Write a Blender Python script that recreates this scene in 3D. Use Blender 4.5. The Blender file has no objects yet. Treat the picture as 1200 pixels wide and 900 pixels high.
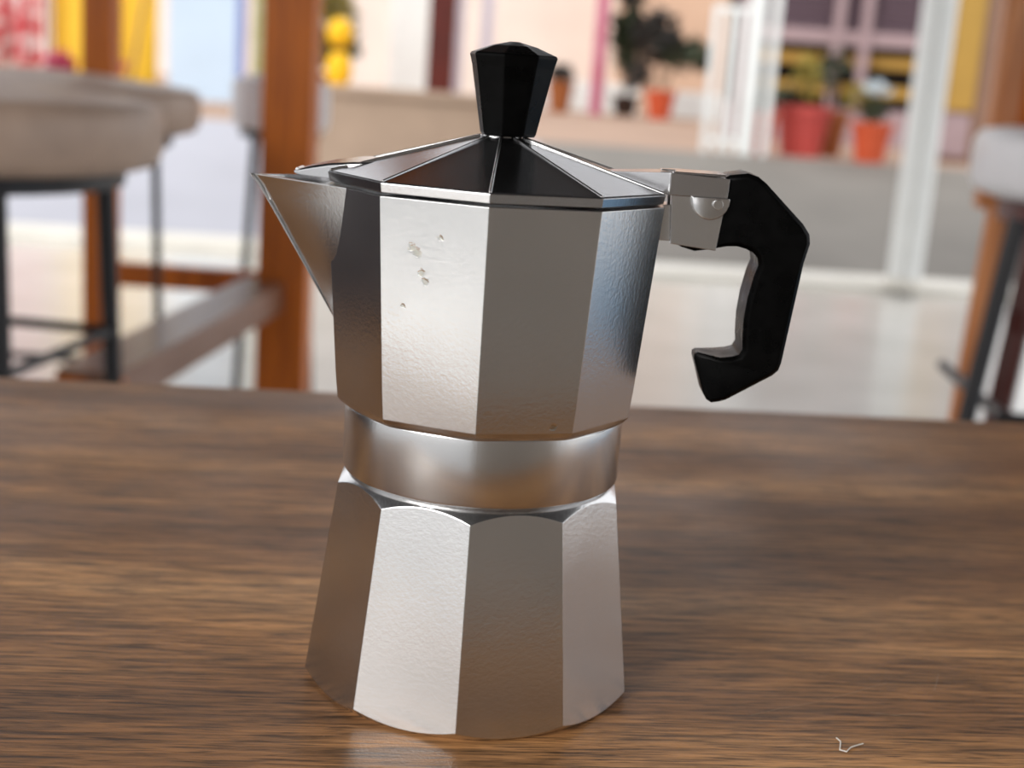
import bpy, bmesh, math, random
from mathutils import Vector, Matrix, noise
random.seed(4)
PI = math.pi
R = math.radians
C = bpy.context.scene.collection
SC = bpy.context.scene

# ------------------------------------------------------------------ camera
cd = bpy.data.cameras.new('camera')
cam = bpy.data.objects.new('camera', cd); C.objects.link(cam)
TT = 0.75                                   # height of the table top
cd.sensor_width = 36.0; cd.sensor_fit = 'HORIZONTAL'; cd.lens = 48.0
pitch, roll = R(13.0), R(3.97)
fw = Vector((0, math.cos(pitch), -math.sin(pitch))); rt = Vector((1, 0, 0)); up = rt.cross(fw)
r2 = rt*math.cos(roll) + up*math.sin(roll); u2 = -rt*math.sin(roll) + up*math.cos(roll)
m = Matrix((r2, u2, -fw)).transposed().to_4x4(); m.translation = Vector((0.0067, -0.3404, TT+0.1572))
cam.matrix_world = m
cd.dof.use_dof = True; cd.dof.focus_distance = 0.318; cd.dof.aperture_fstop = 12.0
cd.clip_start = 0.01; cd.clip_end = 400
SC.camera = cam

# ------------------------------------------------------------------ world, light, exposure
SC.view_settings.view_transform = 'Standard'; SC.view_settings.look = 'None'
SC.view_settings.gamma = 1.0; SC.view_settings.use_curve_mapping = False
SC.view_settings.exposure = 0.33
wd = bpy.data.worlds.new('overcast_sky'); SC.world = wd; wd.use_nodes = True
nt = wd.node_tree; nt.nodes.clear()
out = nt.nodes.new('ShaderNodeOutputWorld'); bg = nt.nodes.new('ShaderNodeBackground')
sky = nt.nodes.new('ShaderNodeTexSky'); sky.sky_type = 'HOSEK_WILKIE'; sky.turbidity = 8; sky.ground_albedo = .5
sky.sun_direction = Vector((-.60, -.62, .52)).normalized()
mx = nt.nodes.new('ShaderNodeMix'); mx.data_type = 'RGBA'; mx.inputs[0].default_value = 0.22
mx.inputs[6].default_value = (1.0, 1.0, 1.02, 1)
nt.links.new(sky.outputs[0], mx.inputs[7]); nt.links.new(mx.outputs[2], bg.inputs[0])
bg.inputs[1].default_value = 1.45
nt.links.new(bg.outputs[0], out.inputs[0])
sd = bpy.data.lights.new('sun', 'SUN'); sd.energy = 1.6; sd.angle = R(28); sd.color = (1, .98, .95)
sun = bpy.data.objects.new('sun', sd); C.objects.link(sun)
sun.rotation_euler = Vector((.60, .62, -.52)).to_track_quat('-Z', 'Y').to_euler()

# ------------------------------------------------------------------ materials
def lin(h):
    h = h.lstrip('#'); o = []
    for i in (0, 2, 4):
        c = int(h[i:i+2], 16)/255
        o.append(c/12.92 if c <= .04045 else ((c+.055)/1.055)**2.4)
    return (*o, 1)
def newmat(name):
    mt = bpy.data.materials.new(name); mt.use_nodes = True
    return mt, mt.node_tree, mt.node_tree.nodes['Principled BSDF']
def coord(nt, scale=(1, 1, 1), rot=0.0):
    tc = nt.nodes.new('ShaderNodeTexCoord'); mp = nt.nodes.new('ShaderNodeMapping')
    mp.inputs['Scale'].default_value = scale; mp.inputs['Rotation'].default_value = (0, 0, rot)
    nt.links.new(tc.outputs['Object'], mp.inputs[0]); return mp.outputs[0]
def noi(nt, vec, scale, detail=3, rough=.5):
    n = nt.nodes.new('ShaderNodeTexNoise'); n.inputs['Scale'].default_value = scale
    n.inputs['Detail'].default_value = detail; n.inputs['Roughness'].default_value = rough
    nt.links.new(vec, n.inputs['Vector']); return n.outputs[0]
def ramp(nt, f, stops):
    r = nt.nodes.new('ShaderNodeValToRGB'); e = r.color_ramp.elements
    while len(e) < len(stops): e.new(.5)
    for el, (p, c) in zip(e, stops):
        el.position = p; el.color = c if len(c) == 4 else (*c, 1)
    nt.links.new(f, r.inputs[0]); return r.outputs[0]
def g(v): return (v, v, v, 1)
def mat(name, col, rough=.6, metal=0, var=.12, scale=20, stretch=(1, 1, 1), bump=0.0, col2=None, spec=.5, bscale=None):
    """plain surface with a little procedural variation in colour and relief"""
    mt, nt, b = newmat(name); c = lin(col); c2 = lin(col2) if col2 else tuple(min(1, x*(1-var)) for x in c[:3])+(1,)
    v = coord(nt, stretch)
    f = noi(nt, v, scale, 4)
    nt.links.new(ramp(nt, f, [(.35, c2), (.65, c)]), b.inputs['Base Color'])
    b.inputs['Roughness'].default_value = rough; b.inputs['Metallic'].default_value = metal
    b.inputs['Specular IOR Level'].default_value = spec
    if bump:
        bn = nt.nodes.new('ShaderNodeBump'); bn.inputs['Strength'].default_value = bump; bn.inputs['Distance'].default_value = .002
        nt.links.new(noi(nt, v, bscale or scale*4, 3), bn.inputs['Height']); nt.links.new(bn.outputs[0], b.inputs['Normal'])
    return mt

def alu(name, rough=.27, pit=.25, tone='#dcdcdc', bevel=.0004, blemishes=()):
    """cast aluminium: satin, faint casting pits, hairline scratches, stains"""
    mt, nt, b = newmat(name); N = nt.nodes; L = nt.links
    v = coord(nt)
    stain = noi(nt, v, 35, 2, .5)
    L.new(ramp(nt, stain, [(.3, tuple(x*.94 for x in lin(tone)[:3])), (.62, lin(tone))]), b.inputs['Base Color'])
    b.inputs['Metallic'].default_value = 1
    fine = noi(nt, v, 950, 2, .6)
    rr = ramp(nt, noi(nt, v, 45, 2, .5), [(.25, g(rough*.88)), (.75, g(rough*1.15))])
    L.new(rr, b.inputs['Roughness'])
    vs = coord(nt, (1400, 1400, 90))
    scr = noi(nt, vs, 1, 2)
    vo = N.new('ShaderNodeTexVoronoi'); vo.inputs['Scale'].default_value = 120; L.new(v, vo.inputs['Vector'])
    dent = ramp(nt, vo.outputs['Distance'], [(.0, g(0)), (.16, g(1))])
    b0 = N.new('ShaderNodeBevel'); b0.samples = 4; b0.inputs['Radius'].default_value = bevel
    b1 = N.new('ShaderNodeBump'); b1.inputs['Strength'].default_value = pit; b1.inputs['Distance'].default_value = .00011
    L.new(fine, b1.inputs['Height']); L.new(b0.outputs[0], b1.inputs['Normal'])
    b2 = N.new('ShaderNodeBump'); b2.inputs['Strength'].default_value = .12; b2.inputs['Distance'].default_value = .0001
    L.new(scr, b2.inputs['Height']); L.new(b1.outputs[0], b2.inputs['Normal'])
    b3 = N.new('ShaderNodeBump'); b3.inputs['Strength'].default_value = .02; b3.inputs['Distance'].default_value = .0001
    L.new(dent, b3.inputs['Height']); L.new(b2.outputs[0], b3.inputs['Normal'])
    L.new(b2.outputs[0], b.inputs['Normal'])
    # small worn casting blemishes: darker, rougher, slightly sunk
    mask = None
    wob = N.new('ShaderNodeVectorMath'); wob.operation = 'MULTIPLY_ADD'; wob.inputs[1].default_value = (.0016,)*3
    wn = N.new('ShaderNodeTexNoise'); wn.inputs['Scale'].default_value = 700; L.new(v, wn.inputs['Vector'])
    L.new(wn.outputs['Color'], wob.inputs[0]); L.new(v, wob.inputs[2])
    for (px, py, pz, pr) in blemishes:
        ds = N.new('ShaderNodeVectorMath'); ds.operation = 'DISTANCE'; ds.inputs[1].default_value = (px+.0008, py+.0008, pz+.0008)
        L.new(wob.outputs[0], ds.inputs[0])
        mr = N.new('ShaderNodeMapRange'); mr.inputs[1].default_value = pr*.6; mr.inputs[2].default_value = pr*1.3
        mr.inputs[3].default_value = 1; mr.inputs[4].default_value = 0; L.new(ds.outputs['Value'], mr.inputs[0])
        if mask is None: mask = mr.outputs[0]
        else:
            a = N.new('ShaderNodeMath'); a.operation = 'MAXIMUM'; L.new(mask, a.inputs[0]); L.new(mr.outputs[0], a.inputs[1]); mask = a.outputs[0]
    if mask is not None:
        src = b.inputs['Base Color'].links[0].from_socket
        x = N.new('ShaderNodeMix'); x.data_type = 'RGBA'; x.inputs[7].default_value = lin('#c4c2b8')
        L.new(mask, x.inputs[0]); L.new(src, x.inputs[6]); L.new(x.outputs[2], b.inputs['Base Color'])
        b4 = N.new('ShaderNodeBump'); b4.inputs['Strength'].default_value = .3; b4.inputs['Distance'].default_value = .0003; b4.invert = True
        L.new(mask, b4.inputs['Height']); L.new(b2.outputs[0], b4.inputs['Normal']); L.new(b4.outputs[0], b.inputs['Normal'])
    return mt

def bakelite():
    mt, nt, b = newmat('black_plastic'); N = nt.nodes; L = nt.links
    v = coord(nt)
    L.new(ramp(nt, noi(nt, v, 300, 3), [(.4, g(.0012)), (.7, g(.0025))]), b.inputs['Base Color'])
    L.new(ramp(nt, noi(nt, v, 150, 5), [(.4, g(.26)), (.7, g(.4))]), b.inputs['Roughness'])
    b.inputs['Specular IOR Level'].default_value = .06
    b0 = N.new('ShaderNodeBevel'); b0.samples = 4; b0.inputs['Radius'].default_value = .0008
    L.new(b0.outputs[0], b.inputs['Normal']); return mt

def walnut():
    mt, nt, b = newmat('walnut_laminate'); N = nt.nodes; L = nt.links
    v0 = coord(nt, (1, 1, 1))
    # gentle waviness of the grain
    wn = N.new('ShaderNodeTexNoise'); wn.inputs['Scale'].default_value = 5; wn.inputs['Detail'].default_value = 2
    L.new(v0, wn.inputs['Vector'])
    sub = N.new('ShaderNodeVectorMath'); sub.operation = 'MULTIPLY_ADD'
    L.new(wn.outputs['Color'], sub.inputs[0]); sub.inputs[1].default_value = (.0, .012, 0); L.new(v0, sub.inputs[2])
    def vec(sx, sy):
        mp = N.new('ShaderNodeMapping'); mp.inputs['Scale'].default_value = (sx, sy, 1)
        L.new(sub.outputs[0], mp.inputs[0]); return mp.outputs[0]
    band = noi(nt, vec(2.2, 26), 1, 3, .55)
    mid = noi(nt, vec(11, 130), 1, 4, .6)
    fin = noi(nt, vec(38, 620), 1, 4, .65)
    pore = noi(nt, vec(75, 1500), 1, 2, .6)
    def mix(a, c, f, mode='MIX'):
        x = N.new('ShaderNodeMix'); x.data_type = 'RGBA'; x.blend_type = mode; x.inputs[0].default_value = f
        L.new(a, x.inputs[6]); L.new(c, x.inputs[7]); return x.outputs[2]
    base = ramp(nt, band, [(.28, lin('#7a5436')), (.45, lin('#96683f')), (.58, lin('#b27f4e')), (.72, lin('#d19c66'))])
    base = mix(base, ramp(nt, mid, [(.3, g(.45)), (.5, g(.9)), (.7, g(1.0))]), .75, 'MULTIPLY')
    base = mix(base, ramp(nt, fin, [(.36, g(.22)), (.5, g(.85)), (.64, g(1.35))]), .8, 'MULTIPLY')
    base = mix(base, ramp(nt, pore, [(.36, g(.12)), (.46, g(1)), (.9, g(1.1))]), .7, 'MULTIPLY')
    # pale specks of dust
    vo = N.new('ShaderNodeTexVoronoi'); vo.inputs['Scale'].default_value = 160; L.new(v0, vo.inputs['Vector'])
    sp = ramp(nt, vo.outputs['Distance'], [(.0, g(1)), (.055, g(0))])
    x = N.new('ShaderNodeMix'); x.data_type = 'RGBA'; L.new(base, x.inputs[6]); x.inputs[7].default_value = lin('#a08a74')
    mm = N.new('ShaderNodeMath'); mm.operation = 'MULTIPLY'; mm.inputs[1].default_value = .5
    L.new(sp, mm.inputs[0]); L.new(mm.outputs[0], x.inputs[0])
    L.new(x.outputs[2], b.inputs['Base Color'])
    L.new(ramp(nt, noi(nt, v0, 14, 4), [(.35, g(.40)), (.65, g(.52))]), b.inputs['Roughness'])
    b.inputs['Specular IOR Level'].default_value = .5
    bn = N.new('ShaderNodeBump'); bn.inputs['Strength'].default_value = .35; bn.inputs['Distance'].default_value = .00025
    L.new(fin, bn.inputs['Height'])
    b2 = N.new('ShaderNodeBump'); b2.inputs['Strength'].default_value = .25; b2.inputs['Distance'].default_value = .0002
    L.new(noi(nt, v0, 1300, 2), b2.inputs['Height']); L.new(bn.outputs[0], b2.inputs['Normal'])
    L.new(b2.outputs[0], b.inputs['Normal'])
    return mt

def tile_floor():
    mt, nt, b = newmat('glossy_floor_tile'); N = nt.nodes; L = nt.links
    v = coord(nt)
    L.new(ramp(nt, noi(nt, v, 2.5, 5), [(.3, lin('#cfccc4')), (.7, lin('#e2dfd8'))]), b.inputs['Base Color'])
    b.inputs['Roughness'].default_value = .22
    return mt

BLEM = [(-.01774, -.03558, .11639, .0009), (-.01652, -.03593, .11556, .0010), (-.01143, -.03806, .11962, .0006), (-.01532, -.03597, .11101, .0008),
        (-.01444, -.03612, .10915, .0008), (-.01935, -.03387, .10297, .0006), (.01700, -.03270, .07660, .0007)]
M = dict(
    alu_body=alu('cast_aluminium_worn', .23, .3, blemishes=BLEM),
    alu=alu('cast_aluminium', .23, .3), alu_lid=alu('lid_aluminium', .2, .1, '#c9c9cb'), alu_band=alu('turned_aluminium', .22, .1),
    black=bakelite(), walnut=walnut(), tile=tile_floor(),
    road=mat('grey_pavement', '#858079', .8, var=.2, scale=1.2), pale=mat('pale_concrete', '#b4b5be', .7, var=.1, scale=1.2), kerb=mat('kerb_stone', '#e6e2d8', .7, var=.1, scale=5),
    terrace=mat('pinkish_paving', '#b0937f', .75, var=.12, scale=1.5), ground=mat('pale_ground', '#a3a4a4', .85, scale=.6),
    ceiling=mat('dark_timber_ceiling', '#2f2c2e', .7, stretch=(1, 12, 1), scale=3), wall=mat('taupe_plaster', '#aba196', .8, scale=3),
    dwall=mat('dark_panelling', '#362c31', .6, scale=3), cream=mat('cream_render', '#e8ddd4', .85, scale=1),
    tan=mat('tan_render', '#cfae95', .85, scale=1), glass=None,
    orange=mat('orange_varnished_wood', '#d9740e', .42, stretch=(14, 14, 1), scale=4, col2='#b35a08', bump=.1),
    redwood=mat('dark_red_wood', '#5c1404', .4, stretch=(12, 12, 1), scale=4, col2='#3c0c02'),
    tanwood=mat('tan_bentwood', '#cf8a58', .45, stretch=(6, 6, 1), scale=5, col2='#b8703e'),
    blackmetal=mat('black_powder_coat', '#1b191d', .45, scale=30), taupe=mat('taupe_leatherette', '#b89e8c', .45, scale=25, bump=.2),
    white=mat('white_leatherette', '#efeef2', .4, var=.05, scale=20, bump=.2), greyfab=mat('pale_grey_leatherette', '#e6e3e6', .5, scale=20, bump=.2),
    wpaint=mat('white_paint', '#eceeec', .45, var=.06, scale=8), pink=mat('magenta_paint', '#b4476a', .5, scale=6, col2='#c77a94'),
    terra=mat('terracotta', '#c9532c', .7, scale=18), rose=mat('rose_red_plastic', '#c24c46', .5, scale=12), oldterra=mat('weathered_terracotta', '#9c5a2c', .8, scale=18),
    soil=mat('potting_soil', '#3b2a20', .95, scale=60), leaf=mat('dark_green_leaf', '#3f4a2e', .55, scale=14, col2='#2a3122'),
    dleaf=mat('purple_green_leaf', '#3a3433', .55, scale=14, col2='#2a2c26'), yleaf=mat('yellow_green_leaf', '#b39b3c', .6, scale=14, col2='#7f7a35'),
    bloom=mat('pale_blue_petal', '#d2dce2', .7, scale=14), mag=mat('magenta_petal', '#c0406a', .7, scale=14),
    stem=mat('plant_stem', '#5a4c34', .8, scale=30), yellow=mat('yellow_sheet', '#f2c22c', .6, var=.06, scale=4),
    lantern=mat('yellow_paper', '#f5bd0a', .7, var=.05, scale=9), ochre=mat('ochre_paint', '#b08a3c', .6, scale=5),
    blue=mat('pale_blue_paint', '#bfd3e6', .55, var=.05, scale=3), dblue=mat('violet_blue_trim', '#7d8cc4', .55, scale=5),
    brown=mat('brown_board', '#8a6a58', .6, scale=6), dark=mat('dark_recess', '#1d1413', .8, scale=6), frame=mat('pinkish_grey_paint', '#a38d90', .6, scale=9),
    mesh=mat('dark_grille_wire', '#6a5560', .6, scale=20), limecloth=mat('lime_cream_cloth', '#d9d6a8', .8, scale=9, col2='#c0c27a'),
    benchblue=mat('light_blue_paint', '#8fbfe6', .5, var=.05, scale=8), scratch=mat('pale_scratch', '#a8927c', .6), beige=mat('beige_stucco', '#b59c86', .8, scale=4),
    lav=mat('lavender_paint', '#d9d2de', .6, var=.05, scale=6), lint=mat('white_lint', '#e8e2d8', .9, scale=100),
)
def cloth_pattern():
    mt, nt, b = newmat('red_and_white_pattern_cloth'); v = coord(nt)
    nt.links.new(ramp(nt, noi(nt, v, 7, 3), [(.42, lin('#f3e6e6')), (.5, lin('#e58f92')), (.6, lin('#dd6a70'))]), b.inputs['Base Color'])
    b.inputs['Roughness'].default_value = .8; return mt
M['pattern'] = cloth_pattern()
def glass_mat():
    mt, nt, b = newmat('window_glass'); b.inputs['Transmission Weight'].default_value = 1; b.inputs['Roughness'].default_value = 0.02
    b.inputs['IOR'].default_value = 1.05; b.inputs['Base Color'].default_value = (.97, .98, .98, 1); return mt
M['glass'] = glass_mat()

# ------------------------------------------------------------------ mesh helpers
def obj(name, bm, m, parent=None, smooth=None, loc=None):
    bmesh.ops.recalc_face_normals(bm, faces=bm.faces)
    me = bpy.data.meshes.new(name)
    if smooth is not None:
        lim = R(smooth)
        for f in bm.faces: f.smooth = True
        for e in bm.edges:
            e.smooth = not (len(e.link_faces) == 2 and e.calc_face_angle(0) > lim)
    bm.to_mesh(me); bm.free()
    me.materials.append(M[m] if isinstance(m, str) else m)
    o = bpy.data.objects.new(name, me); C.objects.link(o)
    if parent: o.parent = parent
    if loc: o.location = loc
    return o
def tag(o, label, cat, group=None, kind=None):
    if label: o['label'] = label
    if cat: o['category'] = cat
    if group: o['group'] = group
    if kind: o['kind'] = kind
    return o
def thing(name, label, cat, loc=(0, 0, 0), rz=0, group=None):
    o = bpy.data.objects.new(name, None); C.objects.link(o); o.location = loc; o.rotation_euler = (0, 0, rz)
    o.empty_display_size = .05
    return tag(o, label, cat, group)
def struct(name, bm, m, parent=None, smooth=None):
    o = obj(name, bm, m, parent, smooth); o['kind'] = 'structure'; return o
def box(bm, a, b, rz=0, bev=0):
    a, b = Vector(a), Vector(b); c = (a+b)/2; s = b-a
    r = bmesh.ops.create_cube(bm, size=1); vs = r['verts']
    bmesh.ops.scale(bm, vec=s, verts=vs)
    if bev:
        es = list({e for v in vs for e in v.link_edges})
        rr = bmesh.ops.bevel(bm, geom=es, offset=bev, segments=2, affect='EDGES', profile=.5)
        vs = list({v for f in rr['faces'] for v in f.verts} | {v for v in vs if v.is_valid})
    if rz: bmesh.ops.rotate(bm, cent=(0, 0, 0), matrix=Matrix.Rotation(rz, 3, 'Z'), verts=vs)
    bmesh.ops.translate(bm, vec=c, verts=vs); return vs
def BX(a, b, rz=0, bev=0):
    bm = bmesh.new(); box(bm, a, b, rz, bev); return bm
def bar(bm, p, q, r0, r1=None, n=12, rect=None):
    """round or rectangular bar from p to q"""
    p, q = Vector(p), Vector(q); d = (q-p); L = d.length; d.normalize()
    x = d.cross(Vector((0, 0, 1)));
    if x.length < 1e-4: x = Vector((1, 0, 0))
    x.normalize(); y = d.cross(x); r1 = r0 if r1 is None else r1
    rings = []
    for c, r in ((p, r0), (q, r1)):
        ring = []
        if rect:
            for sx, sy in ((-1, -1), (1, -1), (1, 1), (-1, 1)): ring.append(bm.verts.new(c + x*sx*rect[0]/2 + y*sy*rect[1]/2))
        else:
            for k in range(n):
                a = 2*PI*k/n; ring.append(bm.verts.new(c + x*r*math.cos(a) + y*r*math.sin(a)))
        rings.append(ring)
    n = len(rings[0])
    for k in range(n): bm.faces.new((rings[0][k], rings[0][(k+1) % n], rings[1][(k+1) % n], rings[1][k]))
    bm.faces.new(rings[0][::-1]); bm.faces.new(rings[1])
def BAR(*a, **k):
    bm = bmesh.new(); bar(bm, *a, **k); return bm
def tube(pts, r, n=10, closed=False):
    """swept tube; r may be a list"""
    bm = bmesh.new(); pts = [Vector(p) for p in pts]; N = len(pts); rings = []
    prev = None
    for i, p in enumerate(pts):
        if closed: t = pts[(i+1) % N]-pts[i-1]
        else: t = pts[min(i+1, N-1)]-pts[max(i-1, 0)]
        t.normalize()
        if prev is None:
            a = t.cross(Vector((0, 0, 1)));
            if a.length < .05: a = t.cross(Vector((0, 1, 0)))
        else: a = prev - t*prev.dot(t)
        a.normalize(); prev = a; b = t.cross(a); rr = r[i] if isinstance(r, (list, tuple)) else r
        rings.append([bm.verts.new(p + a*rr*math.cos(2*PI*k/n) + b*rr*math.sin(2*PI*k/n)) for k in range(n)])
    for i in range(N if closed else N-1):
        A, B = rings[i], rings[(i+1) % N]
        for k in range(n): bm.faces.new((A[k], A[(k+1) % n], B[(k+1) % n], B[k]))
    if not closed: bm.faces.new(rings[0][::-1]); bm.faces.new(rings[-1])
    return bm
def lathe(prof, n=48, cap=True):
    bm = bmesh.new(); rings = []
    for r, z in prof:
        if r < 1e-6: rings.append([bm.verts.new((0, 0, z))])
        else: rings.append([bm.verts.new((r*math.cos(2*PI*k/n), r*math.sin(2*PI*k/n), z)) for k in range(n)])
    for A, B in zip(rings, rings[1:]):
        for k in range(n):
            k2 = (k+1) % n
            if len(A) == 1 and len(B) == 1: continue
            if len(A) == 1: bm.faces.new((A[0], B[k], B[k2]))
            elif len(B) == 1: bm.faces.new((A[k], A[k2], B[0]))
            else: bm.faces.new((A[k], A[k2], B[k2], B[k]))
    if cap:
        for ring, rev in ((rings[0], True), (rings[-1], False)):
            if len(ring) > 2: bm.faces.new(ring[::-1] if rev else ring)
    return bm
def prism(outline, y0, y1, bev=0, seg=2):
    """outline in (x,z), extruded along y"""
    bm = bmesh.new()
    A = [bm.verts.new((x, y0, z)) for x, z in outline]; B = [bm.verts.new((x, y1, z)) for x, z in outline]
    n = len(outline)
    fa = bm.faces.new(A); fb = bm.faces.new(B[::-1])
    for k in range(n): bm.faces.new((A[k], B[k], B[(k+1) % n], A[(k+1) % n]))
    bmesh.ops.recalc_face_normals(bm, faces=bm.faces)
    if bev:
        es = list(set(fa.edges) | set(fb.edges))
        bmesh.ops.bevel(bm, geom=es, offset=bev, segments=seg, affect='EDGES', profile=.5)
    return bm
def chaikin(pts, n=2, keep=()):
    for _ in range(n):
        o = []
        for i in range(len(pts)):
            a, b = Vector(pts[i]), Vector(pts[(i+1) % len(pts)])
            o += [tuple(a*.75+b*.25), tuple(a*.25+b*.75)]
        pts = o
    return pts
def duptree(o, parent=None):
    c = o.copy(); C.objects.link(c)
    if parent: c.parent = parent
    for ch in list(o.children): duptree(ch, c)
    return c

# ------------------------------------------------------------------ setting
YAW = R(5.9)
def YR(x, y):                 # point in the terrace's slightly turned frame (about 0, 6)
    return (x*math.cos(YAW*.6) - (y-6)*math.sin(YAW*.6), 6 + x*math.sin(YAW*.6) + (y-6)*math.cos(YAW*.6))
def sheet(name, m, pts, thick):
    bm = bmesh.new(); A = [bm.verts.new(p) for p in pts]; B = [bm.verts.new((p[0], p[1], p[2]-thick)) for p in pts]
    n = len(pts); bm.faces.new(A); bm.faces.new(B[::-1])
    for k in range(n): bm.faces.new((A[k], B[k], B[(k+1) % n], A[(k+1) % n]))
    return struct(name, bm, m)
def q(x0, y0, z0, x1, y1, z1):
    a, b, c, d = YR(x0, y0), YR(x1, y0), YR(x1, y1), YR(x0, y1)
    return [(*a, z0), (*b, z0), (*c, z1), (*d, z1)]
sheet('floor', 'tile', q(-4, -1.9, 0, 9, 5.93, 0), .06)
o = sheet('trim_1', 'kerb', q(-8, 5.93, .03, 9, 6.3, .03), .12)
sheet('ground', 'road', q(.25, 6.3, -.02, 14, 9.0, .44), .1)
sheet('ground_left', 'pale', q(-14, 6.3, -.02, .25, 9.0, .44), .1)
sheet('terrace', 'terrace', q(-14, 9.0, .44, 14, 34, .44), .3)
sheet('outer_ground', 'ground', [(-60, -60, -.08), (60, -60, -.08), (60, 60, -.08), (-60, 60, -.08)], .1)
# cafe shell: roof over the tables, panelled wall on the left, back wall with a large window
struct('ceiling', BX((-3.2, -1.72, 3.0), (3.4, 5.2, 3.12)), 'ceiling')
struct('wall_left', BX((-2.72, .5, 0), (-2.6, 2.2, 3.0)), 'dwall')
struct('wall_back', BX((-.15, -1.72, 0), (3.2, -1.6, 3.0)), 'wall')
struct('trim_2', BX((-2.72, -1.72, 2.75), (-.15, -1.6, 3.0)), 'wpaint')
# far walls behind the terrace
struct('wall_far', BX((-9, 22, .4), (1.25, 22.2, 5.5)), 'cream')
struct('wall_far_right', BX((1.25, 19.6, .4), (6.8, 22.2, 5.5)), 'tan')

# ------------------------------------------------------------------ the table
tb = thing('cafe_table', 'large walnut brown wood-grain table under the coffee pot', 'table', (0, 0, 0), YAW)
# the far edge runs through (-.234,.282) and (.267,.334)
co, si = math.cos(YAW), math.sin(YAW)
ylocal = -(-.234)*si + .282*co
bm = BX((-.33, ylocal-.50, TT-.035), (.36, ylocal, TT), bev=.002)
o = obj('tabletop', bm, 'walnut', tb)
for sx in (-.28, .31):
    for sy in (ylocal-.45, ylocal-.06):
        obj('leg', BX((sx-.03, sy-.03, 0), (sx+.03, sy+.03, TT-.035)), 'blackmetal', tb)
obj('apron', BX((-.25, ylocal-.08, TT-.1), (.28, ylocal-.055, TT-.035)), 'blackmetal', tb)

# ------------------------------------------------------------------ the coffee pot (built in centimetres, scaled to metres)
pot = thing('stovetop_coffee_pot', 'faceted aluminium stovetop coffee pot with black knob and handle on the brown table', 'coffee pot', (0, 0, TT))
S = .01
AZ0 = R(-1.25)
def g10(az, off=AZ0):
    t = (az-off) % R(36); return math.cos(R(18))/math.cos(t-R(18))
def pt(az, r, z): return (S*r*math.sin(az), -S*r*math.cos(az), S*z)
NA = 12                                    # columns per facet
AZS = [AZ0 + R(36)*i + R(36)*k/NA for i in range(10) for k in range(NA)]
def rings(cols, top=False, bottom=False):
    """cols: one list of (r,z) per azimuth"""
    bm = bmesh.new(); V = [[bm.verts.new(pt(a, r, z)) for r, z in c] for a, c in zip(AZS, cols)]
    n = len(V)
    for i in range(n):
        A, B = V[i], V[(i+1) % n]
        for k in range(len(A)-1): bm.faces.new((A[k], B[k], B[k+1], A[k+1]))
    if top: bm.faces.new([v[-1] for v in V])
    if bottom: bm.faces.new([v[0] for v in V][::-1])
    return bm
# boiler: ten flat faces whose arched tops are cut by a turned shoulder
AZB = AZ0
cols = []
for a in AZS:
    gg = g10(a)
    Rz = lambda z: 4.40 - .1333*z
    zi = (3.70 + 5.25 - 4.40*gg) / (1 - .1333*gg)      # shoulder cone 3.70-(z-5.25) meets the flat face
    ri = Rz(zi)*gg
    zb_ = (4.4*gg-4.12)/(.9+.1333*gg)
    c = [(3.9, 0), (4.10, 0), (4.12+.9*zb_*.5, zb_*.5+.003), (Rz(zb_)*gg, zb_)]
    for k in range(1, 9): z = zb_+(zi-zb_)*k/8; c.append((Rz(z)*gg, z))
    c += [(ri-.03, zi+.035), (3.46, 5.50), (3.36, 5.56), (3.33, 5.72)]
    cols.append(c)
base = obj('boiler', rings(cols, top=True, bottom=True), 'alu', pot, smooth=9)
# turned collar between the two halves
col = obj('collar', lathe([(S*r, S*z) for r, z in ((3.30, 5.60), (3.47, 5.60), (3.53, 5.64), (3.55, 5.70), (3.56, 7.1), (3.54, 7.28), (3.4, 7.4))], 120), 'alu_band', pot, smooth=30)
# upper chamber
cols = []
for a in AZS:
    gg = g10(a)
    def mix(r, f): return r*(gg*f + (1-f)*.985)
    c = [(3.42, 7.22), (mix(3.60, .3), 7.27), (mix(3.72, .7), 7.37), (3.80*gg, 7.49)]
    for k in range(1, 9):
        z = 7.49+(12.74-7.49)*k/8; c.append(((3.82+(4.24-3.82)*(z-7.51)/5.22)*gg, z))
    c += [(4.10*gg, 12.74), (4.02*gg, 12.2)]
    cols.append(c)
body = obj('upper_chamber', rings(cols, top=True, bottom=True), 'alu_body', pot, smooth=9)
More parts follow.
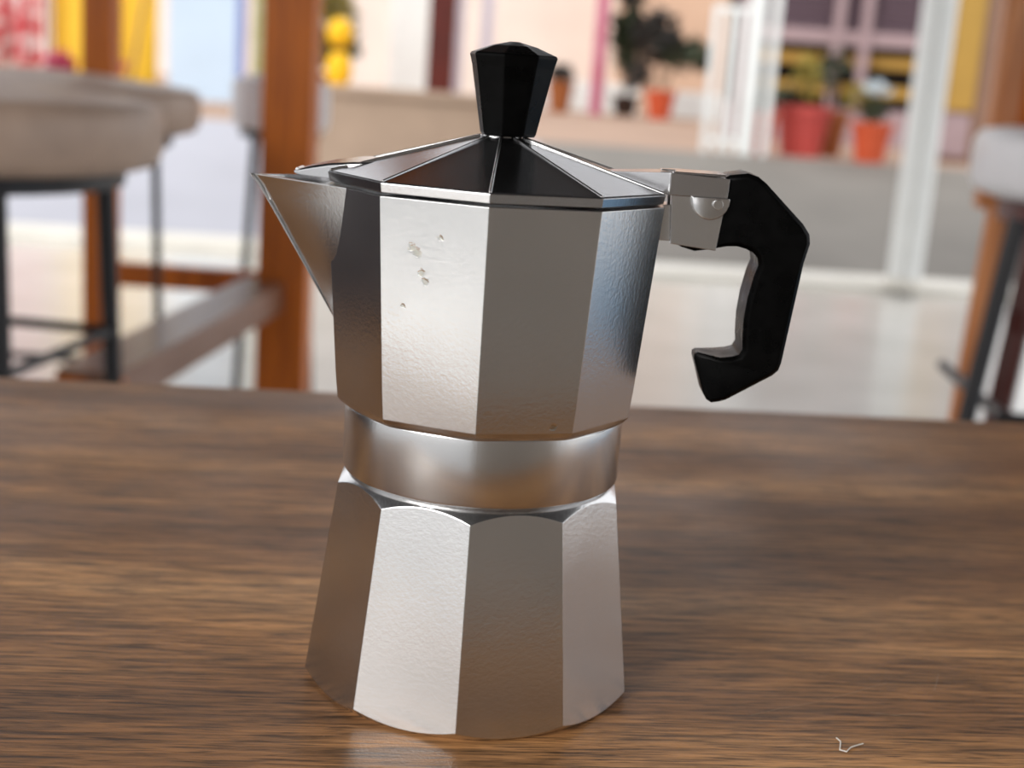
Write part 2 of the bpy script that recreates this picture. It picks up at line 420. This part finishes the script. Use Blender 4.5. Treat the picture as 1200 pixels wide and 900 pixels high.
# spout: a wedge growing out of the left face
def ph(az, r, z): return Vector(pt(az, r, z))
zt, zb = 12.74, 9.25
bm = bmesh.new(); rowsL, rowsR, rowsT = [], [], []
NR = 14
for k in range(NR+1):
    f = k/NR; z = zb+(zt-zb)*f
    rz = (3.82+(4.24-3.82)*(z-7.51)/5.22)
    ap = rz*math.cos(R(18))
    wrap = .40*f
    ca, sa = math.cos(AZ0), math.sin(AZ0)
    tipx = 3.95 + (6.12-3.95)*f + (.07 if k == NR else 0)
    tipx = max(tipx, ap+.02)
    dirc = Vector((math.sin(R(-90)+AZ0), -math.cos(R(-90)+AZ0), 0)); per = Vector((-dirc.y, dirc.x, 0))
    va, vb = dirc*ap + per*(rz*math.sin(R(18))*min(1, .45+.75*f)), None
    nx = Matrix.Rotation(R(36), 3, 'Z') @ dirc*0
    def corner(sg):
        side = rz*math.sin(R(18))
        v = dirc*(ap-.02) + per*sg*side
        v2 = Vector((rz*math.sin(R(-90)+AZ0+sg*R(54)), -rz*math.cos(R(-90)+AZ0+sg*R(54)), 0))
        return v.lerp(v2, wrap)*.997
    ca_ = corner(1 if per.y > 0 else -1); cb_ = corner(-1 if per.y > 0 else 1)
    rowsL.append(cb_*S + Vector((0, 0, z*S)))
    rowsR.append(ca_*S + Vector((0, 0, z*S)))
    rowsT.append((dirc*tipx, z, per))
def skin(rows):
    V = [[bm.verts.new(p) for p in r] for r in rows]
    for i in range(len(V)-1):
        for j in range(len(V[0])-1): bm.faces.new((V[i][j], V[i][j+1], V[i+1][j+1], V[i+1][j]))
    return V
rows = []
for L_, R_, (d, z, per) in zip(rowsL, rowsR, rowsT):
    t = .05
    tl = (d-per*t)*S+Vector((0, 0, z*S)); tr = (d+per*t)*S+Vector((0, 0, z*S)); tm = (d*(1+.02/d.length))*S+Vector((0, 0, z*S))
    rows.append([L_.lerp(tl, j/5) for j in range(5)] + [tl, tm, tr] + [tr.lerp(R_, j/5) for j in range(1, 6)])
# inner trough rim on top
V = skin(rows)
top = V[-1]; cen = sum((v.co for v in top), Vector())/len(top)
inn = [bm.verts.new(v.co.lerp(Vector((cen.x+.004, cen.y, v.co.z)), .12)) for v in top]
low = [bm.verts.new(v.co.lerp(Vector((cen.x+.004, cen.y, v.co.z)), .30)-Vector((0, 0, .006))) for v in top]
for A, B in ((top, inn), (inn, low)):
    for j in range(len(A)-1): bm.faces.new((A[j], A[j+1], B[j+1], B[j]))
bm.faces.new(low)
spout = obj('spout', bm, 'alu', body, smooth=25)
# hinge lug on the right, cast with the chamber
bm = bmesh.new()
def hexa(bm, lo, hi):
    """lo/hi: four (x,y) corners with z"""
    A = [bm.verts.new((x*S, y*S, z*S)) for x, y, z in lo]; B = [bm.verts.new((x*S, y*S, z*S)) for x, y, z in hi]
    bm.faces.new(A[::-1]); bm.faces.new(B)
    for k in range(4): bm.faces.new((A[k], A[(k+1) % 4], B[(k+1) % 4], B[k]))
for s in (-1, 1):        # two cheeks that clasp the handle
    y0, y1 = sorted((s*.62, s*.36))
    hexa(bm, [(4.30, y0, 11.80), (5.42, y0, 11.70), (5.42, y1, 11.70), (4.30, y1, 11.80)], [(4.22, y0, 12.98), (5.56, y0, 12.98), (5.56, y1, 12.98), (4.22, y1, 12.98)])
hexa(bm, [(3.8, -.45, 11.85), (4.45, -.45, 11.85), (4.45, .45, 11.85), (3.8, .45, 11.85)], [(3.9, -.45, 12.72), (4.45, -.45, 12.72), (4.45, .45, 12.72), (3.9, .45, 12.72)])
lug = obj('hinge_lug', bm, 'alu', body)
# lid: low ten-sided pyramid with an upright rim
cols = []
for a in AZS:
    gg = g10(a)
    c = [(4.0*gg, 12.80), (4.16*gg, 12.80), (4.20*gg, 12.82), (4.24*gg, 13.02), (4.20*gg, 13.06)]
    for k in range(1, 8):
        f = k/7; r = 4.20+(0.52-4.20)*f; c.append((r*gg, 13.06+(14.06-13.06)*f))
    c += [(.5, 14.10), (.3, 14.14)]
    cols.append(c)
lid = obj('lid', rings(cols, top=True, bottom=True), 'alu_lid', pot, smooth=6)
rid = None
for k in range(10):
    a = AZ0+R(36)*k
    p0 = ph(a, 4.19, 13.055); p1 = ph(a, .55, 14.075)
    if rid is None:
        a0 = AZ0; p0, p1 = ph(0, 4.19, 13.055), ph(0, .55, 14.075)
        rid = obj('ridge', BAR(p0, p1, .0004, .0003, n=8), 'alu_band', lid, smooth=60); rid.rotation_euler.z = a; continue
    c = rid.copy(); C.objects.link(c); c.parent = lid; c.rotation_euler.z = a
# thumb tab over the spout
def loft(secs, m, name, parent, sm=25):
    bm = bmesh.new(); V = [[bm.verts.new((x*S, y*S, z*S)) for x, y, z in s] for s in secs]
    n = len(V[0])
    for A, B in zip(V, V[1:]):
        for k in range(n): bm.faces.new((A[k], A[(k+1) % n], B[(k+1) % n], B[k]))
    bm.faces.new(V[0][::-1]); bm.faces.new(V[-1]); return obj(name, bm, m, parent, smooth=sm)
def sec(x, w, zb_, zt_, ch=.06):
    return [(x, -w, zb_), (x, w, zb_), (x, w, zt_-ch), (x, w-ch, zt_), (x, -w+ch, zt_), (x, -w, zt_-ch)]
tab = loft([sec(-3.0, 1.22, 12.95, 13.31), sec(-3.5, 1.18, 12.86, 13.28), sec(-4.1, .86, 12.83, 13.19), sec(-4.6, .58, 12.83, 13.07), sec(-4.9, .42, 12.84, 12.97, .04), sec(-5.02, .34, 12.87, 12.93, .02)], 'alu_lid', 'thumb_tab', lid)
# curled lip at the end of the tab
obj('tab_lip', tube([(S*-4.93, S*y, S*(12.95)) for y in (-.36, -.2, 0, .2, .36)], S*.06, 8), 'alu_band', tab, smooth=60)
# hinge plate on the lid
bm = bmesh.new()
hexa(bm, [(2.75, -.40, 13.2), (4.15, -.64, 12.98), (4.15, .64, 12.98), (2.75, .40, 13.2)], [(2.75, -.40, 13.44), (4.15, -.64, 13.52), (4.15, .64, 13.52), (2.75, .40, 13.44)])
hexa(bm, [(4.15, -.64, 12.98), (5.58, -.64, 12.98), (5.58, .64, 12.98), (4.15, .64, 12.98)], [(4.15, -.64, 13.52), (5.60, -.64, 13.46), (5.60, .64, 13.46), (4.15, .64, 13.52)])
bmesh.ops.remove_doubles(bm, verts=bm.verts, dist=1e-6)
hp = obj('hinge_plate', bm, 'alu_lid', lid)
bm = bmesh.new(); box(bm, (S*4.2, -S*.6, S*13.49), (S*5.5, S*.6, S*13.55), bev=.0002)
obj('hinge_cap', bm, 'alu_lid', hp)
bm = bmesh.new(); box(bm, (S*3.95, -S*.28, S*13.53), (S*4.30, S*.02, S*13.575), bev=.0001)
obj('cast_mark', bm, 'alu_band', hp)
# half-round hinge ears with the pin
for s in (-1, 1):
    pts = [(5.62, 13.0)] + [(5.17+.47*math.cos(t), 12.95+.50*math.sin(t)) for t in [R(-d) for d in range(0, 181, 15)]] + [(4.70, 13.0)]
    y0, y1 = sorted((s*.62, s*.78))
    ear = obj('hinge_ear', prism([(x*S, z*S) for x, z in pts], y0*S, y1*S, .0003), 'alu_band', lid, smooth=30)
    b_ = BAR((5.34*S, y0*S-.0006, 12.84*S), (5.34*S, y1*S+.0006, 12.84*S), .0013, n=20)
    obj('hinge_pin', b_, 'alu_band', ear, smooth=40)
# knob: eight-sided, flaring, with a low peaked top
NB = 8; ka = R(-11)
bm = bmesh.new()
prof = [(.66, 14.10), (.70, 14.16), (1.02, 15.75), (1.09, 16.0), (1.06, 16.05), (.55, 16.24), (.12, 16.34)]
V = [[bm.verts.new(((r*math.sin(ka+R(45)*k)+.14+.02*(z-14)/2)*S, -r*math.cos(ka+R(45)*k)*S, z*S)) for k in range(NB)] for r, z in prof]
for A, B in zip(V, V[1:]):
    for k in range(NB): bm.faces.new((A[k], A[(k+1) % NB], B[(k+1) % NB], B[k]))
bm.faces.new(V[0][::-1]); bm.faces.new(V[-1])
knob = obj('knob', bm, 'black', lid)
# handle (front outline read at y = -.75 cm)
hout = [(5.45, 13.42), (5.60, 13.55), (6.02, 13.63), (6.28, 13.56), (6.48, 13.42), (7.48, 12.50), (7.66, 12.26), (7.70, 12.03), (7.60, 11.55), (7.33, 9.02), (7.28, 8.83), (7.14, 8.69), (6.05, 7.99), (5.88, 7.93), (5.70, 7.88), (5.58, 7.93), (5.50, 8.06),
        (5.20, 8.92), (5.20, 9.03), (5.28, 9.08), (5.80, 9.05), (6.10, 9.10), (6.26, 9.16), (6.33, 9.30), (6.30, 9.55), (6.28, 10.06), (6.32, 10.60), (6.42, 11.15), (6.50, 11.42), (6.46, 11.60), (6.34, 11.72), (6.16, 11.80), (5.94, 11.85), (5.70, 11.83), (5.27, 11.68), (4.95, 11.62), (4.62, 11.70), (4.42, 11.80), (4.42, 12.35), (4.60, 12.9), (5.2, 12.95)]
def hmesh():
    bm = bmesh.new()
    prof = [(-.62, .10), (-.71, .04), (-.75, 0)]
    # neck narrows between the cheeks
    def half(x):
        if x < 5.35: return .33
        if x < 5.75: return .33+.42*((x-5.35)/.4)
        return .75
    n = len(hout)
    rows = []
    ctr = Vector((6.6, 0, 10.6))
    for s, ins in ((-1, .10), (-.86, .0), (0, 0), (.86, 0), (1, .10)):
        row = []
        for i, (x, z) in enumerate(hout):
            a = Vector(hout[i-1]); b = Vector(hout[(i+1) % n]); t = (b-a).normalized(); nrm = Vector((t.y, -t.x))
            p = Vector((x, z)) + nrm*ins*(.5 if x < 5.5 and z > 11 else 1)
            row.append(bm.verts.new((p.x*S, s*half(x)*S, p.y*S)))
        rows.append(row)
    for A, B in zip(rows, rows[1:]):
        for k in range(n): bm.faces.new((A[k], A[(k+1) % n], B[(k+1) % n], B[k]))
    bm.faces.new(rows[0][::-1]); bm.faces.new(rows[-1])
    return bm
handle = obj('handle', hmesh(), 'black', pot, smooth=35)
for pl in ([(.0737, -.0173), (.0835, -.0115), (.0935, -.0065), (.104, .0005), (.1153, .0083)], [(.1317, .0164), (.1272, .0049)], [(.106, -.0110), (.112, -.0116), (.1172, -.0100), (.1205, -.0095)]):
    pl = [(x*math.cos(YAW)+y*math.sin(YAW), -x*math.sin(YAW)+y*math.cos(YAW), TT) for x, y in pl]
    obj('scratch', tube(pl, .00005, 4), 'scratch', tb)
# a stray thread on the table, lower right
pts = [(.0935, -.0272), (.0942, -.0290), (.0930, -.0334), (.0945, -.0341), (.0960, -.0318), (.0976, -.0306), (.1004, -.0289)]
sp = []
for i in range(len(pts)-1):
    for t in (0, .25, .5, .75): sp.append(tuple(Vector(pts[i]).lerp(Vector(pts[i+1]), t)))
tag(obj('lint_thread', tube([(x, y, TT+.0003) for x, y in sp], .00018, 6), 'lint', smooth=60), 'tiny curled white thread lying on the brown table, lower right', 'thread')

# ------------------------------------------------------------------ stools
def cushion_bm(r, h, dome=.02):
    pr = [(0, 0), (r*.88, 0), (r*.965, h*.08), (r*.995, h*.25), (r, h*.55), (r*.995, h*.82), (r*.96, h*.96), (r*.85, h*1.02)]
    for k in range(1, 6): pr.append((r*.85*(1-k/5), h+dome*math.sin(k/5*PI/2)))
    return lathe(pr, 48)
def make_stool(label, x, y, rz, top_z, r, h, cm, leg_r=.012, spread=.05, lin_=.15, foot=.30, group=None, name='bar_stool', legm='blackmetal', bars=True):
    t = thing(name, label, 'stool', (x, y, 0), rz, group)
    zs = top_z-h-.02
    obj('seat_cushion', cushion_bm(r, h), cm, t, smooth=50, loc=(0, 0, zs))
    obj('seat_plate', lathe([(r*.8, zs-.022), (r*.82, zs-.02), (r*.82, zs), (0.01, zs)], 32), legm, t, smooth=40)
    feet = []
    for i in range(4):
        a = PI/4+i*PI/2; cx, cy = math.cos(a), math.sin(a)
        p, q_ = (lin_*cx, lin_*cy, zs-.02), ((lin_+spread)*cx, (lin_+spread)*cy, 0)
        obj('leg', BAR(p, q_, leg_r, leg_r*.9), legm, t, smooth=40); feet.append((p, q_))
    if bars:
        f = 1-foot/(zs-.02)
        c = [Vector(p).lerp(Vector(q_), f) for p, q_ in feet]
        for i in range(4): obj('footrest', BAR(c[i], c[(i+1) % 4], .007, n=8), legm, t, smooth=40)
    return t
make_stool('round taupe bar stool on black legs, nearest at the left edge', -.715, 1.36, R(-7), .855, .265, .085, 'taupe', .0125, .03, .205, .52)
make_stool('round taupe bar stool half hidden behind the nearest left stool', -.845, 2.08, R(0), .852, .27, .08, 'taupe', .008, .02, .22, .30)
make_stool('pale grey bar stool behind the tall orange wooden post', -.612, 3.1, R(10), .86, .12, .12, 'greyfab', .010, .05, .085, .25)
# right-hand stool with arched wooden back
t = thing('arched_back_stool', 'white cushioned bar stool with arched tan wooden back at the right edge', 'stool', (.81, 1.42, 0), R(-6))
obj('seat_cushion', cushion_bm(.232, .085, .01), 'white', t, smooth=50, loc=(0, 0, .79))
obj('seat_rail', lathe([(.17, .755), (.19, .76), (.19, .79), (.01, .79)], 32), 'redwood', t, smooth=40)
def arch(w, h, z0, y, n=20):
    pts = [(-w, y, z0)]
    for k in range(n+1):
        a = PI-PI*k/n; pts.append((w*math.cos(a), y, z0+h-w*.9+w*.9*math.sin(a)))
    pts.append((w, y, z0)); return pts
bm = bmesh.new(); P = arch(.185, .60, .76, .17); Qi = arch(.150, .52, .76, .17)
for k in range(len(P)-1):
    v = [P[k], P[k+1], Qi[k+1], Qi[k]]
    A = [bm.verts.new((x, y_-.02, z)) for x, y_, z in v]; B = [bm.verts.new((x, y_+.02, z)) for x, y_, z in v]
    bm.faces.new(A); bm.faces.new(B[::-1])
    for j in range(4): bm.faces.new((A[j], B[j], B[(j+1) % 4], A[(j+1) % 4]))
bmesh.ops.remove_doubles(bm, verts=bm.verts, dist=1e-5)
obj('back_hoop', bm, 'tanwood', t, smooth=40)
obj('back_panel', prism([(x, z) for x, _, z in Qi], .165, .18), 'orange', t)
for x0, y0, x1, y1, mm, rr in ((-.155, .16, -.18, .19, 'tanwood', .016), (.155, .16, .18, .19, 'tanwood', .016), (-.195, -.12, -.29, -.17, 'blackmetal', .012), (.195, -.12, .29, -.17, 'blackmetal', .012)):
    obj('leg', BAR((x0, y0, .77), (x1, y1, 0), rr, rr*.9), mm, t, smooth=40)
for x0, y0, x1, y1 in ((-.135, .0, -.185, .02), (.135, .0, .185, .02)):
    obj('brace', BAR((x0, y0, .77), (x1, y1, 0), .015, .014, rect=(.03, .03)), 'redwood', t)
obj('side_rail', BAR((-.16, .0, .63), (.16, .0, .63), .012, rect=(.025, .03)), 'redwood', t)
obj('footrest', BAR((-.185, -.145, .53), (.185, -.145, .53), .008), 'blackmetal', t, smooth=40)
obj('footrest', BAR((-.185, -.145, .53), (-.2, .17, .53), .008), 'blackmetal', t, smooth=40)

# ------------------------------------------------------------------ orange wooden post frame
t = thing('wooden_post_frame', 'tall orange-brown wooden frame with square posts and low rails behind the table', 'frame', (0, 0, 0))
obj('post', BX((-.545, 2.50, 0), (-.440, 2.60, 3.0), bev=.004), 'orange', t)
obj('post', BX((-.945, 2.60, 0), (-.880, 2.665, 3.0), bev=.003), 'orange', t)
obj('post', BX((-.67, 1.62, 0), (-.57, 1.72, .42), bev=.003), 'orange', t)
obj('rail', BX((-.88, 2.61, .385), (-.545, 2.65, .435), bev=.003), 'orange', t)
bm = bmesh.new(); bar(bm, (-.53, 2.56, .405), (-.62, 1.62, .40), .03, rect=(.095, .06))
obj('rail', bm, mat('glare_greyed_wood', '#8f6a58', .35, stretch=(10, 1, 10), scale=5, col2='#7a523c'), t)['label'] = 'low wooden rail with glare greyed into its colour'  # greyer than the posts: glare on the top face is put into the colour

# ------------------------------------------------------------------ columns and posts
def column(label, x, y, r, z0, h=3.0, square=False):
    t = thing('white_column', label, 'column', (x, y, z0))
    if square: obj('shaft', BX((-r, -r, 0), (r, r, h), bev=.01), 'wpaint', t)
    else: obj('shaft', lathe([(r, 0), (r, h)], 40), 'wpaint', t, smooth=40)
    obj('footing', lathe([(r*1.12, 0), (r*1.12, .03), (r*1.0, .05)], 40), 'kerb', t, smooth=40)
    return t
column('thick round white column standing on the kerb, right of the pot', 1.80, 6.02, .077, .03, 2.95)
column('distant white column between the orange post and the knob', -1.43, 16, .235, .44, 4, True)
tag(obj('red_post', BX((-.93, 11.9, .44), (-.70, 12.1, 4.0), bev=.01), 'redwood'), 'dark red wooden post on the far terrace, left of the knob', 'post')
tag(obj('pink_post', lathe([(.075, .44), (.075, 3.6)], 20), 'pink', smooth=40, loc=(.76, 16, 0)), 'magenta pink post among the far plants, right of the knob', 'post')
for k, (x, w_) in enumerate(((1.17, .035), (1.29, .05), (1.47, .075))):
    pass
t = thing('white_gate', 'narrow white metal gate with upright bars, beyond the pot hinge', 'gate', (0, 9.1, .44))
for x, w_, h in ((1.20, .045, .95), (1.295, .035, .95), (1.36, .035, .95), (1.47, .11, 2.4), (1.60, .05, 2.4)):
    obj('upright_bar', BX((x-w_/2, -.02, 0), (x+w_/2, .02, h)), 'wpaint', t)
obj('cross_bar', BX((1.18, -.015, .93), (1.5, .015, .97)), 'wpaint', t); obj('cross_bar', BX((1.18, -.015, .06), (1.5, .015, .1)), 'wpaint', t)

# ------------------------------------------------------------------ potted plants on the terrace
def leaf_blob(n, cx, cy, cz, rx, rz, size, seed, thick=.004):
    rnd = random.Random(seed); bm = bmesh.new()
    for _ in range(n):
        u = rnd.uniform(-1, 1); a = rnd.uniform(0, 2*PI); rr = rnd.uniform(.25, 1)**.6; s = math.sqrt(1-u*u)
        c = Vector((cx+rx*rr*s*math.cos(a), cy+rx*rr*s*math.sin(a), cz+rz*rr*u))
        d = Vector((rnd.gauss(0, 1), rnd.gauss(0, 1), rnd.gauss(.2, .8))).normalized(); e = d.cross(Vector((rnd.gauss(0, 1), rnd.gauss(0, 1), rnd.gauss(0, 1)))).normalized()
        L = size*rnd.uniform(.7, 1.3); nn = d.cross(e)*L*.08
        v = [bm.verts.new(c-d*L), bm.verts.new(c+e*L*.4+nn), bm.verts.new(c+d*L), bm.verts.new(c-e*L*.4+nn)]
        bm.faces.new((v[0], v[1], v[2])); bm.faces.new((v[0], v[2], v[3]))
    return bm
def plant(label, x, y, pr, ph_, pm, crowns, group=None, name='potted_plant', seed=1, z=.44):
    t = thing(name, label, 'plant', (x, y, z), 0, group)
    pt_ = obj('pot', lathe([(pr*.72, 0), (pr*.97, ph_*.82), (pr*1.06, ph_*.83), (pr*1.08, ph_), (pr*.98, ph_), (pr*.95, ph_*.9), (0, ph_*.9)], 28), pm, t, smooth=35)
    obj('soil', lathe([(pr*.95, ph_*.9), (pr*.5, ph_*.93), (0, ph_*.93)], 20, cap=False), 'soil', pt_)
    for k, (cx, cz, rx, rz, n, size, lm) in enumerate(crowns):
        for j in range(3):
            a = j*2.1+k; obj('stem', tube([(0, 0, ph_*.9), (cx*.4+.02*math.cos(a), .02*math.sin(a), (ph_+cz)/2), (cx+rx*.3*math.cos(a), rx*.3*math.sin(a), cz+rz*.3)], [.010, .008, .004], 6), 'stem', t, smooth=60)
        f = obj('foliage', leaf_blob(n, cx, 0, cz, rx, rz, size, seed*10+k), lm, t); f['kind'] = 'stuff'
    return t
plant('orange terracotta pot with dark green plant, next to the white gate', 1.60, 8.95+.3, .095, .29, 'terra', [(0, .40, .10, .12, 120, .035, 'leaf')], seed=2)
plant('big rose red pot of tall yellow-green plant between two orange pots', 1.92, 9.45, .19, .35, 'rose', [(0, .55, .12, .18, 60, .05, 'yleaf'), (-.14, .42, .10, .06, 60, .04, 'leaf')], seed=3)
plant('darker red pot tucked behind the big rose red pot', 2.16, 9.75, .14, .32, 'oldterra', [(0, .62, .12, .2, 70, .05, 'leaf')], seed=4)
plant('orange terracotta pot with pale blue flowers, left of the white column', 2.36, 9.25, .135, .27, 'terra', [(0, .36, .10, .09, 90, .035, 'leaf'), (.0, .50, .10, .05, 90, .03, 'bloom'), (-.13, .44, .08, .09, 80, .035, 'yleaf')], seed=5)
plant('small orange pot with tall dark bushy plant, far right of the knob', 1.50, 15.9, .17, .33, 'terra', [(-.1, .95, .30, .32, 260, .10, 'dleaf'), (.25, .75, .38, .20, 200, .09, 'leaf')], seed=6)
plant('tall dark branching plant on the far terrace beside the pink post', 1.12, 16.3, .16, .24, 'soil', [(-.05, .95, .18, .42, 220, .10, 'leaf'), (-.02, 1.5, .20, .2, 140, .11, 'dleaf'), (.12, .5, .2, .2, 100, .08, 'dleaf')], seed=7)
plant('brown clay pot with low dark plant just right of the knob', .33, 15.9, .15, .36, 'oldterra', [(0, .45, .16, .1, 90, .07, 'dleaf')], seed=8)
plant('bushy green and pink plant behind the yellow lanterns', -1.98, 13.2, .2, .3, 'oldterra', [(0, .75, .30, .42, 380, .08, 'yleaf'), (.05, .55, .26, .2, 140, .07, 'leaf'), (.08, .5, .2, .25, 60, .05, 'lav')], seed=9)
t = thing('blue_reflection_bench', 'pale blue bench out of view to the right of the brown table, added for its reflection in the pot', 'bench', (1.55, .50, 0), R(4))  # unseen bench, added to give the pot's right faces a blue reflection
for k in range(4): obj('seat_slat', BX((-.24+k*.125, -.75, .50), (-.13+k*.125, .75, .53), bev=.004), 'benchblue', t)
obj('side_panel', BX((-.26, -.75, .06), (-.235, .75, .50), bev=.004), 'benchblue', t)
for y_ in (-.70, .70):
    for x_ in (-.2, .2): obj('leg', BX((x_-.03, y_-.03, 0), (x_+.03, y_+.03, .50)), 'benchblue', t)
t = thing('dark_reflection_counter', 'dark counter out of view to the left of the brown table, added to darken reflections in the pot', 'counter', (-1.35, .45, 0), 0)  # unseen counter, added so the pot's left facet reflects something dark
obj('counter_body', BX((-.25, -.30, 0), (.20, .95, 1.02)), 'dwall', t); obj('counter_top', BX((-.28, -.33, 1.02), (.24, .98, 1.06), bev=.005), 'dwall', t)
tag(obj('planter_bench', BX((.05, 17.2, .44), (1.35, 17.6, .80), bev=.01), 'wpaint'), 'low white bench behind the far potted plants', 'bench')
tag(obj('planter_bench', BX((1.6, 17.2, .44), (2.35, 17.6, .76), bev=.01), 'wpaint'), 'short white bench left of the white gate, far back', 'bench')

t = thing('planter_wall', 'low beige wall with a flat coping left of the knob, in the middle distance', 'wall', (-.85, 7.6, .0))
obj('wall_body', BX((-.46, -.12, 0), (.62, .12, .70)), 'beige', t); obj('coping', BX((-.49, -.15, .70), (.65, .15, .745), bev=.004), 'beige', t)

# ------------------------------------------------------------------ kiosk with grille window (right, behind the pots)
t = thing('kiosk', 'dark kiosk with purple-grey grille window and yellow shelves behind the flower pots', 'kiosk', (0, 12, .44))
obj('back_panel', BX((1.75, .5, 0), (4.3, .55, 2.6)), 'dark', t)
obj('base_wall', BX((1.75, 0, 0), (4.3, .5, .32)), 'frame', t)
obj('sill', BX((1.75, -.06, .86), (4.3, .06, .98)), 'frame', t)
for k, z in enumerate((.68, .43)):
    obj('shelf', BX((1.95, .05, z), (3.5, .40, z+.10)), 'ochre', t)
bm = bmesh.new()
for k in range(54): x = 1.8+k*.046; box(bm, (x, .0, .98), (x+.018, .02, 2.5))
for k in range(30): z = 1.0+k*.05; box(bm, (1.75, -.01, z), (4.3, .0, z+.018))
gq = obj('grille', bm, 'mesh', t); gq['kind'] = 'stuff'
for x in (1.80, 2.62, 2.86, 4.2):
    obj('upright', BX((x-.04, -.09, .32), (x+.04, -.02, 2.6)), 'frame', t)
t = thing('shutter_stand', 'upright ochre yellow shutter panel standing right of the white column', 'shutter', (3.16, 10, .44))
obj('frame', BX((-.24, .02, 0), (.24, .06, 2.4)), 'brown', t)
obj('panel', BX((-.10, -.02, .38), (.10, .02, 2.4)), 'ochre', t)
obj('lower_panel', BX((-.11, -.02, .05), (.09, .02, .36)), 'frame', t)

# ------------------------------------------------------------------ stall things on the left
def board(name, label, cat, x0, x1, y, z0, z1, m, th=.04, edge=None, edgem=None):
    t = thing(name, label, cat, ((x0+x1)/2, y, z0))
    w_ = (x1-x0)/2
    obj('panel', BX((-w_, 0, .05), (w_, th, z1-z0)), m, t)
    for s in (-1, 1): obj('foot', BX((s*w_*.8-.03, -.15, 0), (s*w_*.8+.03, .15, .05)), 'brown', t)
    if edge: obj('edge_strip', BX((w_, -.01, .05), (w_+edge, th+.01, z1-z0)), edgem, t)
    return t
board('display_board', 'tall pale blue board with violet edge behind the stools', 'board', -3.22, -2.62, 12, .30, 3.2, 'blue', .05, .07, 'dblue')
board('display_board', 'yellow board beside the patterned cloth at the far left', 'board', -4.55, -4.0, 12.9, .44, 3.2, 'yellow')
board('display_board', 'second yellow board, right of the thin orange post', 'board', -4.0, -3.60, 13.0, .44, 3.2, 'yellow')
t = thing('leaning_board', 'brown board leaning beside the pale blue board', 'board', (-3.60, 12.7, .44))
bm = BAR((-.17, 0, 0), (.22, .12, 2.6), .1, rect=(.24, .03)); obj('plank', bm, 'brown', t)
t = thing('patterned_cloth', 'red and white patterned cloth hanging at the far left', 'cloth', (-4.95, 12.8, .62))
bm = bmesh.new(); V = []
for i in range(25):
    x = -.5+i/24*.85; V.append([bm.verts.new((x, .03*math.sin(i*1.3)+dy, z)) for dy in (0,) for z in (0, .9, 1.8, 2.6)])
for A, B in zip(V, V[1:]):
    for k in range(3): bm.faces.new((A[k], B[k], B[k+1], A[k+1]))
bmesh.ops.solidify(bm, geom=bm.faces[:], thickness=.006)
obj('cloth', bm, 'pattern', t, smooth=60)
obj('hanging_rail', BAR((-.55, 0, 2.6), (.4, 0, 2.6), .02), 'brown', t); obj('stand_pole', BAR((-.55, 0, -.18), (-.55, 0, 2.6), .02), 'brown', t); obj('stand_pole', BAR((.4, 0, -.18), (.4, 0, 2.6), .02), 'brown', t)
board('cloth_screen', 'lime cream screen left of the tall orange post', 'screen', -2.52, -2.20, 12.2, .44, 3.2, 'limecloth', .03)
t = thing('lantern_string', 'two round yellow paper lanterns hanging beside the tall orange post', 'lantern', (-1.50, 10.5, 0))
obj('cord', BAR((0, 0, .72), (0, 0, 3.0), .006), 'dark', t)
for z, rr, rh in ((1.08, .10, .115), (.80, .10, .16)):
    obj('lantern', lathe([(rr*math.sin(PI*k/12)+.002, z-rh*math.cos(PI*k/12)) for k in range(13)], 24), 'lantern', t, smooth=60)
obj('black_band', lathe([(.05, .935), (.06, .945), (.06, .955), (.05, .965)], 16), 'dark', t)
obj('support_bar', BAR((-.4, 0, 3.0), (.5, 0, 3.0), .02), 'dark', t)
obj('support_pole', BAR((-.4, 0, .44), (-.4, 0, 3.0), .02), 'dark', t)
for x, lab in ((-.44, 'lavender white post just left of the knob, far back'), (-.70, 'pale lavender post behind the dark red post')):
    tag(obj('pale_post', BX((x*1.33-.07, 16.5, .44), (x*1.33+.07, 16.64, 3.4), bev=.008), 'lav'), lab, 'post')
for x, lab in ((-4.3, 'magenta flowers below the left yellow board'), (-3.85, 'magenta flowers below the second yellow board')):
    plant(lab, x, 12.3, .12, .12, 'rose', [(0, .24, .16, .10, 140, .05, 'mag')], seed=int(-x*10), name='flower_pot')
